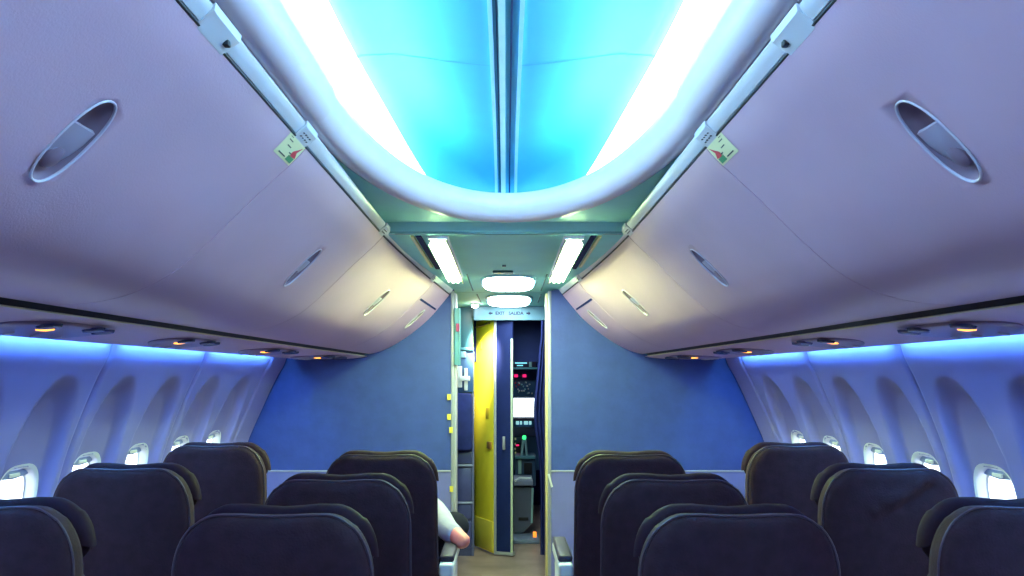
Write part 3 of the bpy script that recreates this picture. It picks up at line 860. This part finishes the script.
# shirt over torso and upper arms (short sleeves ending above the elbow)
S = [ (hip, .115), ((PX, 3.70, .66), .125), ((PX, 3.84, .79), .135), ((PX, 3.92, .85), .10), ((PX+.16, 3.88, .79), .066), ((PX+.225, 3.69, .745), .054), ((PX+.285, 3.585, .722), .048), ((PX-.17, 3.86, .84), .075), ((PX-.20, 3.76, .73), .062) ]
skin_body('shirt', S, [(0,1),(1,2),(2,3),(3,4),(4,5),(5,6),(3,7),(7,8)], 0, SHIRT, pr)
T = [ (hip, .12), ((PX+.10, 3.62, .52), .092), ((PX+.16, 3.85, .60), .088), ((PX+.262, 4.035, .725), .080), ((PX+.12, 4.16, .50), .06), ((PX+.0, 4.26, .35), .046),
      ((PX-.10, 3.62, .52), .092), ((PX-.11, 3.86, .54), .084), ((PX-.12, 4.06, .53), .072), ((PX-.12, 4.07, .28), .058), ((PX-.12, 4.05, .10), .048)]
skin_body('trousers', T, [(0,1),(1,2),(2,3),(3,4),(4,5),(0,6),(6,7),(7,8),(8,9),(9,10)], 0, TROUS, pr)
bm = bmesh.new(); bmesh.ops.create_icosphere(bm, subdivisions=3, radius=1)
for v in bm.verts: v.co = Vector((PX+v.co.x*.088, 4.10+v.co.y*.098, .945+v.co.z*.075))
link('hair', bm, HAIR, pr)
for (sx, bx, by, bz) in ((1, PX+.19, 3.91, .72), (-1, PX-.04, 4.01, .62)):      # five fingers on each hand
    HJ = [((bx, by, bz), (.026,.014)), ((bx, by+.05, bz+.002), (.034,.013))]; HE = [(0,1)]
    for k in range(4):
        fx = bx+(-.027+.018*k); L = (.055,.066,.070,.060)[k]
        i0 = len(HJ); HJ += [((fx, by+.085, bz), .009), ((fx, by+.085+L*.55, bz-.010), .0082), ((fx, by+.085+L, bz-.030), .007)]
        HE += [(1, i0), (i0, i0+1), (i0+1, i0+2)]
    i0 = len(HJ); HJ += [((bx-sx*.036, by+.035, bz-.004), .011), ((bx-sx*.052, by+.070, bz-.016), .009)]; HE += [(0, i0), (i0, i0+1)]
    skin_body('hand', HJ, HE, 0, SKIN, pr, 1)
for sx, (x, y, z) in ((1, (PX-.03, 4.40, .265)), (-1, (PX-.12, 4.14, .035))):
    bm = bmesh.new(); box(bm, (x-.045, y-.11, z-.033), (x+.045, y+.15, z+.045), .028, 4); link('shoe', bm, BLACK, pr)

# ================================================================== ENTRY CEILING LIGHTS
def hz(y): return EYE+flat_h(y)
def ceil_light(s, label):
    y0, y1, xc = 3.51, 4.72, s*.298
    root = empty('ceiling_light', (xc, (y0+y1)/2, hz(4.1)), label, 'ceiling light', 'paired tube lights on the entry ceiling')
    def ext(prof, m, name, ya=y0, yb=y1):
        bm = bmesh.new(); rows = [[Vector((xc+s*u, y, hz(y)+d)) for u, d in prof] for y in lin(ya, yb, 4)]
        V = grid(bm, rows, closed=True); bm.faces.new(V[0]); bm.faces.new(V[-1][::-1]); return link(name, bm, m, root, smooth=False)
    ext([(-.046,0),(-.042,-.016),(.042,-.016),(.046,0)], WHITE, 'housing', y0-.02, y1+.02)
    g = emit('tube_glow', *TUBE)
    for u in (-.013, .013):
        bm = bmesh.new(); tube(bm, [(xc+u, y, hz(y)-.030) for y in lin(y0, y1, 6)], .010, 12); link('light_tube', bm, g, root)
    ext([(-.032,-.016),(-.050,-.046),(-.046,-.048),(-.027,-.016)], CREAM, 'reflector')
    ext([(.032,-.016),(.044,-.036),(.040,-.038),(.027,-.016)], WHITE, 'reflector')
    return root
ceil_light(-1, 'bright tube light on the entry ceiling, left of the two')
ceil_light(1, 'bright tube light on the entry ceiling, right of the two')
for s, sd in ((-1, 'left'), (1, 'right')):
    root = empty('air_vent', (s*.40, 3.9, hz(3.9)), 'long narrow dark ceiling slot with yellow strip, outside the %s tube light' % sd, 'air vent', 'long slots on the entry ceiling')
    bm = bmesh.new(); rows = [[Vector((s*(.382-(y-3.45)*.006+u), y, hz(y)+d)) for u, d in ((-.012,0),(-.010,-.006),(.012,-.006),(.014,0))] for y in lin(3.485, 4.42, 5)]
    V = grid(bm, rows, closed=True); bm.faces.new(V[0]); bm.faces.new(V[-1]); link('slot', bm, NAVYP, root, smooth=False)
    bm = bmesh.new(); rows = [[Vector((s*(.410-(y-3.45)*.006+u), y, hz(y)+d)) for u, d in ((-.009,0),(-.007,-.008),(.007,-.008),(.009,0))] for y in lin(3.485, 4.35, 5)]
    V = grid(bm, rows, closed=True); bm.faces.new(V[0]); bm.faces.new(V[-1]); link('cover_strip', bm, mat('vent_yellow', (.85,.78,.30), .4), root, smooth=False)
def dome(xc, yc, rx, ry, label):
    root = empty('dome_light', (xc, yc, hz(yc)), label, 'ceiling light', 'oval lights on the entry ceiling')
    N = Vector((0,0,-1)); U = Vector((1,0,0)); V_ = Vector((0,1,-.018)).normalized(); c = Vector((xc, yc, hz(yc)))
    bm = bmesh.new(); d = disc_dome(bm, c, U, V_, N, rx, ry, [(1.08,-.002),(1.06,.006),(1.0,.010),(.97,.008)], 44, p=3.4); bm.faces.new(d[-1]); link('light_rim', bm, mat('dome_rim', (.25,.60,.75), .35), root)
    bm = bmesh.new(); d = disc_dome(bm, c, U, V_, N, rx*.96, ry*.96, [(1,.007),(.97,.016),(.85,.022),(.4,.025)], 44, p=3.4); bm.faces.new(d[-1]); link('diffuser', bm, emit('dome_glow', *DOME), root)
dome(.016, 5.02, .165, .33, 'large oval white light set in the entry ceiling, nearer of the two')
dome(.022, 5.98, .165, .34, 'oval white light set in the entry ceiling, farther one above the exit sign')
# panel joints, small cover plate
bm = bmesh.new()
for (a, b) in (((467,274),(473,290)),((547,274),(541,290)),((477,294),(481,302)),((541,294),(538,302))):
    pa = [(p[0], p[1]) for p in (a, b)]
    q = []
    for (px, py) in pa:
        y = 5
        for _ in range(20): y = F*flat_h(y)/(CY-py)
        q.append(Vector(((px-CX)*y/F, y, hz(y)-.003)))
    tube(bm, q, .004, 6)
tag(link('trim_17', bm, mat('joint_gap2', (.08,.2,.24), .6)), kind='structure')
bm = bmesh.new(); box(bm, (-.075, 4.50, hz(4.5)-.012), (.04, 4.58, hz(4.5)+.0), .004); box(bm, (-.02, 4.30, hz(4.3)-.008), (.0, 4.33, hz(4.3)+.002), .002)
tag(link('ceiling_latch', bm, TEAL), 'small grey-green latch plate on the entry ceiling before the oval light', 'latch')
sp = empty('spotlight', (-.240, 6.22, hz(6.22)), 'small round bright spotlight on the entry ceiling above the yellow door', 'spotlight')
bm = bmesh.new(); N = Vector((0,0,-1)); d = disc_dome(bm, Vector((-.240,6.22,hz(6.22))), Vector((1,0,0)), Vector((0,1,0)), N, .034, .034, [(1,-.002),(1,.012),(.8,.014)], 24); bm.faces.new(d[-1]); link('spot_rim', bm, WHITE, sp)
bm = bmesh.new(); d = disc_dome(bm, Vector((-.240,6.22,hz(6.22)-.013)), Vector((1,0,0)), Vector((0,1,0)), N, .026, .026, [(1,0),(.9,.012),(.5,.018)], 24); bm.faces.new(d[-1]); link('spot_bulb', bm, emit('spot_glow', (1,.97,.8), 90), sp)
ld = bpy.data.lights.new('spot_lamp', 'SPOT'); ld.energy = 170; ld.color = (1,.95,.7); ld.spot_size = math.radians(50); ld.spot_blend = .9; ld.shadow_soft_size = .02
lo = bpy.data.objects.new('spot_lamp', ld); C.objects.link(lo); lo.parent = sp; lo.location = (.02, 0, -.075); lo.rotation_euler = (math.radians(44), math.radians(-7), 0)

# ================================================================== ENTRY / FRONT
YF = 6.48
bm = bmesh.new()
for (x0, x1) in ((-1.9, -.275), (.33, 1.9)): box(bm, (x0, YF+.2, 0), (x1, YF+.26, 2.6))
tag(link('wall_front', bm, TEAL, smooth=False), kind='structure')
# lintel with exit sign
bm = bmesh.new(); box(bm, (-.275, YF-.05, EYE+.475), (.33, YF+.05, 2.6)); tag(link('trim_19', bm, TEAL, smooth=False), kind='structure')
bm = bmesh.new(); box(bm, W(474.5,307.5,6.385), W(548,319.0,6.385)+Vector((0,.05,0)), .008)
lt = link('exit_sign', bm, mat('sign_plate', (.12,.26,.38), .45), None); tag(lt, 'pale blue sign panel reading EXIT SALIDA over the cockpit doorway', 'sign')
R = Matrix.Rotation(PI/2, 3, 'X')
SIG = mat('sign_navy', (.006,.006,.07), .5)
text_mesh('sign_letters', 'EXIT', .036, W(500,313.4,6.383), R, SIG, lt, .001)
text_mesh('sign_letters', 'SALIDA', .036, W(516,313.4,6.383), R, SIG, lt, .001)
for cx_, dr in ((490.5, -1), (528.5, 1)):
    bm = bmesh.new(); c = W(cx_, 313.3, 6.382); k = .017
    prism(bm, [c+Vector((dr*k,0,0)), c+Vector((0,0,k*.9)), c+Vector((0,0,k*.35)), c+Vector((-dr*k,0,k*.35)), c+Vector((-dr*k,0,-k*.35)), c+Vector((0,0,-k*.35)), c+Vector((0,0,-k*.9))], (0,.003,0))
    link('sign_arrow', bm, SIG, lt, smooth=False)
# --- attendant station on the left: cabinet with jump seat
gs = empty('service_cabinet', (-.42, 6.5, 0), 'teal and navy cabinet beyond the left partition, beside the yellow door', 'cabinet')
def pbox(name, x0, y0, x1, y1, yy, depth, m, par, bev=.004):
    bm = bmesh.new(); a = W(x0, y0, yy); b = W(x1, y1, yy)
    box(bm, (min(a.x,b.x), yy, min(a.z,b.z)), (max(a.x,b.x), yy+depth, max(a.z,b.z)), bev); return link(name, bm, m, par)
pbox('upper_panel', 440, 307, 472.8, 350, 6.45, .2, TEAL, gs)
pbox('middle_panel', 440, 350.8, 473.5, 392, 6.45, .2, mat('cabinet_blue', (.05,.12,.30), .45), gs)
pbox('shelf_edge', 440, 347.5, 473.5, 350.3, 6.43, .05, mat('shelf_teal', (.10,.30,.38), .4), gs)
pl = pbox('placard', 459.5, 352.5-1.0+.0, 466, 357.5, 6.437, .012, mat('placard_pale', (.35,.6,.68), .5), gs, .001)
pbox('lower_body', 440, 445, 473.5, 556, 6.45, .2, mat('cabinet_dark', (.05,.055,.17), .4), gs)
for (ya, yb) in ((452, 463),(468, 501),(504, 519),(522, 548)):
    dr = pbox('drawer', 455.5, ya, 471.5, yb, 6.435, .03, mat('drawer_navy', (.055,.06,.20), .35), gs, .006)
for yy_ in (465.5, 503): pbox('drawer_rail', 441, yy_-1, 473, yy_+1, 6.42, .03, mat('rail_blue', (.25,.27,.45), .3), gs)
pbox('corner_post', 471.8, 393, 473.9, 556, 6.425, .03, mat('post_blue', (.12,.13,.28), .35), gs)
js = empty('jump_seat', W(463, 450, 6.40), 'folded dark jump seat cushion on the cabinet left of the yellow door', 'seat')
pbox('backrest', 450, 393, 472.5, 451, 6.36, .075, NAVY, js, .03)
hs = empty('safety_harness', W(462, 380, 6.40), 'white harness straps hanging over the dark jump seat', 'harness')
pbox('strap', 457.5, 366, 462.0, 387.5, 6.40, .02, WHITE, hs, .004)
pbox('strap', 464.0, 368, 467.6, 390.5, 6.40, .02, WHITE, hs, .004)
pbox('buckle', 459.5, 376, 470, 381, 6.385, .022, WHITE, hs, .006)
# --- folding door: yellow leaf and dark leaf
dr = empty('folding_door', (-.19, 6.6, 0), 'tall door standing open in the cockpit doorway, yellow leaf and dark leaf', 'door')
def leaf(name, pa, pb, z0, z1, th, m, par, bev=.004):
    a = Vector((*pa, 0)); b = Vector((*pb, 0)); d = (b-a); L = d.length; ang = math.atan2(d.y, d.x)
    bm = bmesh.new(); vs = box(bm, (0, 0, z0), (L, th, z1), bev)
    M = Matrix.Translation((a.x, a.y, 0)) @ Matrix.Rotation(ang, 4, 'Z')
    bmesh.ops.transform(bm, matrix=M, verts=bm.verts[:]); return link(name, bm, m, par)
A = (-.272, 6.78); B = (-.100, 6.46); Cc = (.052, 6.415)
ztopd = EYE+.462
yl = leaf('yellow_leaf', A, B, .015, ztopd, .03, YEL, dr); tag(yl, 'bright yellow leaf')
d = (Vector(B)-Vector(A)).normalized(); nrm = Vector((-d.y, d.x))*-1
def onleaf(f0, f1, o): 
    a = Vector(A).lerp(Vector(B), f0)+nrm*(-o); b = Vector(A).lerp(Vector(B), f1)+nrm*(-o); return a, b
nv = Vector((d.y, -d.x))      # towards the camera side
def lf(name, f0, f1, z0, z1, m, th=.008, par=None):
    a = Vector(A).lerp(Vector(B), f0)+nv*th; b = Vector(A).lerp(Vector(B), f1)+nv*th
    return leaf(name, a, b, z0, z1, th, m, par or yl, .002)
lf('kick_plate', .03, .97, .03, .27, YELD, .010)
lf('leaf_latch', .76, .92, .86, .915, mat('latch_brown', (.25,.12,.03), .4), .02)
lf('small_notice', .62, .78, 1.10, 1.19, mat('notice_ochre', (.60,.42,.03), .5), .003)
lf('small_notice', .30, .42, 1.67, 1.74, mat('notice_lime', (.65,.70,.05), .5), .003)
bm = bmesh.new(); a, b = Vector(A).lerp(Vector(B), .2)+nv*.012, Vector(A).lerp(Vector(B), .85)+nv*.012
tube(bm, [(a.x, a.y, 1.858), (b.x, b.y, 1.880)], .009, 8); link('door_closer', bm, mat('closer_brown', (.15,.09,.05), .4), yl)
leaf('hinge_strip', (B[0]+.001, B[1]-.012), (B[0]+.022, B[1]-.014), .01, ztopd-.01, .02, ALU, dr)
dl = leaf('dark_leaf', (B[0]+.022, B[1]-.004), Cc, .035, ztopd-.02, .035, NAVYP, dr); tag(dl, 'dark navy leaf')
leaf('leaf_edge', (Cc[0]-.016, Cc[1]-.008), (Cc[0]+.004, Cc[1]-.008), .035, EYE+.30, .045, mat('edge_pale', (.50,.56,.44), .4), dl)
leaf('leaf_handle', (-.030, 6.40), (-.010, 6.395), .86, .965, .02, ALU, dl)
leaf('bottom_strip', (B[0]+.022, B[1]-.010), (Cc[0]+.006, Cc[1]-.010), .008, .034, .05, ALU, dr)
# --- curtain / navy door leaf on the right
bm = bmesh.new(); rows = []
zs = lin(.04, EYE+.44, 26)
for z in zs:
    py = CY-(z-EYE)*F/6.30
    edge = 540.5-6.5*math.exp(-((py-415)/38)**2)-1.5*math.exp(-((py-372)/30)**2)+(1.0 if py < 345 else 0)
    xl = (edge-CX)*6.30/F; xr = .36
    rows.append([Vector((xl+(xr-xl)*k/30, 6.30+.016*math.sin(k*1.05+z*.6)+.0*z, z)) for k in range(31)])
    rows[-1] += [p+Vector((0,.02,0)) for p in rows[-1][::-1]]
V = grid(bm, rows, closed=True); bm.faces.new(V[0]); bm.faces.new(V[-1])
cu = link('curtain', bm, NAVY, None, angle=80); tag(cu, 'navy blue curtain hanging at the right side of the cockpit doorway', 'curtain')
# --- entry side walls
bm = bmesh.new()
for s in (-1, 1): box(bm, (min(s*1.5,s*1.56), D+.05, 0), (max(s*1.5,s*1.56), YF+.25, 2.4))
tag(link('wall_front', bm, TEAL, smooth=False), kind='structure')

# ================================================================== COCKPIT
bm = bmesh.new()
for x0, x1 in ((-1.06,-1.0),(1.0,1.06)): box(bm, (x0, 6.7, 0), (x1, 9.1, 2.1))
box(bm, (-1.0, 6.7, EYE+.52), (1.0, 9.1, 2.1))
YC = 9.0
z0, z1 = W(0,418.5,YC).z, W(0,397,YC).z
box(bm, (-1.0, YC, 0), (1.0, YC+.05, z0)); box(bm, (-1.0, YC, z1), (1.0, YC+.05, 2.1))
box(bm, (-1.0, YC, z0), (-.62, YC+.05, z1)); box(bm, (.72, YC, z0), (1.0, YC+.05, z1)); box(bm, (.0,YC,z0),(.04,YC+.05,z1))
tag(link('wall_front', bm, NAVYP, smooth=False), kind='structure')
ws = empty('window_%d' % n, (.2, YC, z0), kind='structure')
bm = bmesh.new(); box(bm, (-.62, YC+.02, z0), (.72, YC+.026, z1)); link('pane', bm, glass(), ws, smooth=False)
bm = bmesh.new()
for (a, b) in (((.04,z0),(.37,z0+.012)),((.04,z1-.012),(.37,z1))): box(bm, (a[0],YC-.02,a[1]), (b[0],YC,b[1]), .002)
link('window_frame', bm, WHITE, ws)
oh = empty('cockpit_ceiling_console', W(525,365,8.4), 'dark overhead switch panel under a pale shelf in the cockpit', 'control panel')
pbox('panel_frame', 512, 351.5, 540, 358.5, 8.2, .10, mat('pale_teal', (.40,.62,.62), .45), oh, .01)
pbox('panel_face', 512, 359, 536, 368, 8.3, .05, DARK, oh)
pbox('lit_row', 515, 362.4, 527, 363.6, 8.285, .02, emit('cyan_legend', (.25,.8,.9), .9), oh, .001)
pbox('lit_row', 517, 365, 523, 366, 8.285, .02, emit('cyan_legend', (.25,.8,.9), .9), oh, .001)
pbox('panel_shelf', 512, 367.4, 538, 369.2, 8.2, .12, mat('shelf_cyan', (.12,.42,.50), .4), oh)
pbox('panel_bracket', 529, 359, 532, 367, 8.27, .04, mat('pale_teal', (.4,.62,.62), .45), oh)
sp2 = empty('switch_panel', W(525,384,8.5), 'lower cockpit switch panel with red lights and white knobs', 'control panel')
pbox('panel_face', 512, 370, 538, 397, 8.5, .05, mat('panel_blue', (.035,.10,.22), .4), sp2)
for x in (516, 524.5): pbox('red_light', x-1.8, 374.4, x+1.8, 377.2, 8.485, .02, emit('red_glow', (1,.02,.18), 1.1), sp2, .002)
pbox('display_strip', 518.5, 374.8, 522, 377, 8.487, .02, GREY, sp2, .002)
random.seed(9)
for k in range(26):
    x = random.uniform(515, 533); y = random.uniform(382, 394)
    if y > 388 and x < 517: continue
    m_ = random.choice([WHITE, mat('knob_cyan', (.3,.6,.65), .4), mat('knob_cyan', (.3,.6,.65), .4), RED if x < 521 else WHITE])
    bm = bmesh.new(); c = W(x, y, 8.49); d = disc_dome(bm, c, Vector((1,0,0)), Vector((0,0,1)), Vector((0,-1,0)), .007+.004*random.random(), .010, [(1,-.01),(.9,.012),(.5,.016)], 10); bm.faces.new(d[-1]); link('knob', bm, m_, sp2)
ip = empty('instrument_panel', W(525,430,8.3), 'dark instrument panel with lit screens below the bright cockpit window', 'control panel')
pbox('glareshield', 508, 418.5, 540, 421, 8.1, .4, DARK, ip, .01)
pbox('panel_face', 508, 420, 540, 470, 8.45, .08, mat('panel_blue', (.035,.10,.22), .4), ip)
for x0, x1 in ((516,519),(520,522),(524,528),(529,531.5)): pbox('screen', x0, 421.2, x1, 424.6, 8.42, .03, emit('screen_glow', (.35,.75,.8), .8), ip, .002)
pbox('fascia', 512, 427, 536, 436, 8.40, .05, mat('fascia_violet', (.12,.12,.26), .4), ip)
pbox('screen', 514.5, 443, 520.5, 458, 8.38, .04, BLACK, ip); pbox('red_legend', 516, 444.6, 519, 446, 8.37, .02, emit('red_glow', (1,.02,.18), .9), ip, .001)
tq = empty('throttle_pedestal', W(525,460,7.9), 'centre pedestal with green light and pale levers in the cockpit', 'console')
pbox('pedestal_body', 515, 456, 536, 486, 7.9, .35, mat('pedestal_blue', (.05,.10,.20), .4), tq, .01)
pbox('pedestal_top', 515, 456.5, 535, 459, 7.85, .2, mat('ped_top', (.10,.30,.38), .35), tq)
bm = bmesh.new()
for x0, x1 in ((521.5, 523.2), (526.8, 525.4)): tube(bm, [W(x0, 456, 7.95), W(x1, 440, 7.95)], .012, 8)
link('lever', bm, mat('lever_pale', (.35,.55,.58), .4), tq)
pbox('green_light', 522.4, 435.5, 526.2, 439.6, 7.94, .03, emit('green_glow', (.05,1,.25), 1.3), tq, .01)
pbox('screen', 518, 460, 521.5, 474, 7.88, .03, mat('pale_teal', (.4,.62,.62), .45), tq); pbox('screen', 524, 463, 532, 474, 7.88, .03, BLACK, tq)
for k, (x, y) in enumerate(((514.8,438),(514.6,443),(514.5,448),(514.8,452))):
    pbox('switch', x, y, x+1.4, y+2, 7.87, .02, CREAM, tq, .001)
ld2 = bpy.data.lights.new('cockpit_fill', 'POINT'); ld2.energy = 10; ld2.color = (.7,.95,1); ld2.shadow_soft_size = .06  # unseen point light added to brighten the dim cockpit
lo2 = bpy.data.objects.new('cockpit_fill', ld2); C.objects.link(lo2); lo2.parent = oh; lo2.location = Vector((.1, 7.3, EYE+.46))-oh.location
st = empty('pilot_seat', W(524,510,7.2), 'grey box-shaped observer seat base with black slot in the cockpit', 'seat')
bm = bmesh.new(); P = [(513,487),(532.5,487),(533,490),(532,524),(527,527),(524,533),(513,533)]
prism(bm, [W(x, y, 7.25) for x, y in P], (0,.35,0)); bmesh.ops.bevel(bm, geom=bm.edges[:], offset=.008, segments=2, affect='EDGES'); link('seat_base', bm, mat('seat_base_grey', (.09,.10,.17), .4), st)
pbox('seat_pan', 513, 480.5, 533, 485.8, 7.2, .4, mat('ped_pale', (.22,.24,.38), .35), st, .01)
bm = bmesh.new(); tube(bm, [W(515,481,7.2), W(520,478,7.3), W(531,478.5,7.3)], .012, 8); link('seat_rail', bm, WHITE, st)
bm = bmesh.new(); tube(bm, [W(532.6,488,7.23), W(531.8,523,7.23)], .010, 8); link('seat_rail', bm, mat('rail_pale', (.30,.45,.48), .35), st)
pbox('slot', 518.5, 517.5, 528.5, 520.5, 7.24, .03, BLACK, st, .003)
bm = bmesh.new(); box(bm, (.05, 6.9, 0), (.29, 7.2, .035), .008); th = tag(link('door_sill', bm, mat('sill_blue', (.16,.20,.32), .35)), 'raised blue-grey sill across the cockpit doorway floor', 'sill')
pbox('marker_light', 533, 532, 536.5, 537.5, 6.885, .02, emit('orange_glow', (1,.25,.03), 1.2), th, .002)
bm = bmesh.new(); box(bm, (-1.0, YF+.26, EYE+.12), (1.0, YF+.30, EYE+.52)); 
tag(link('trim_18', bm, NAVYP, smooth=False), kind='structure')
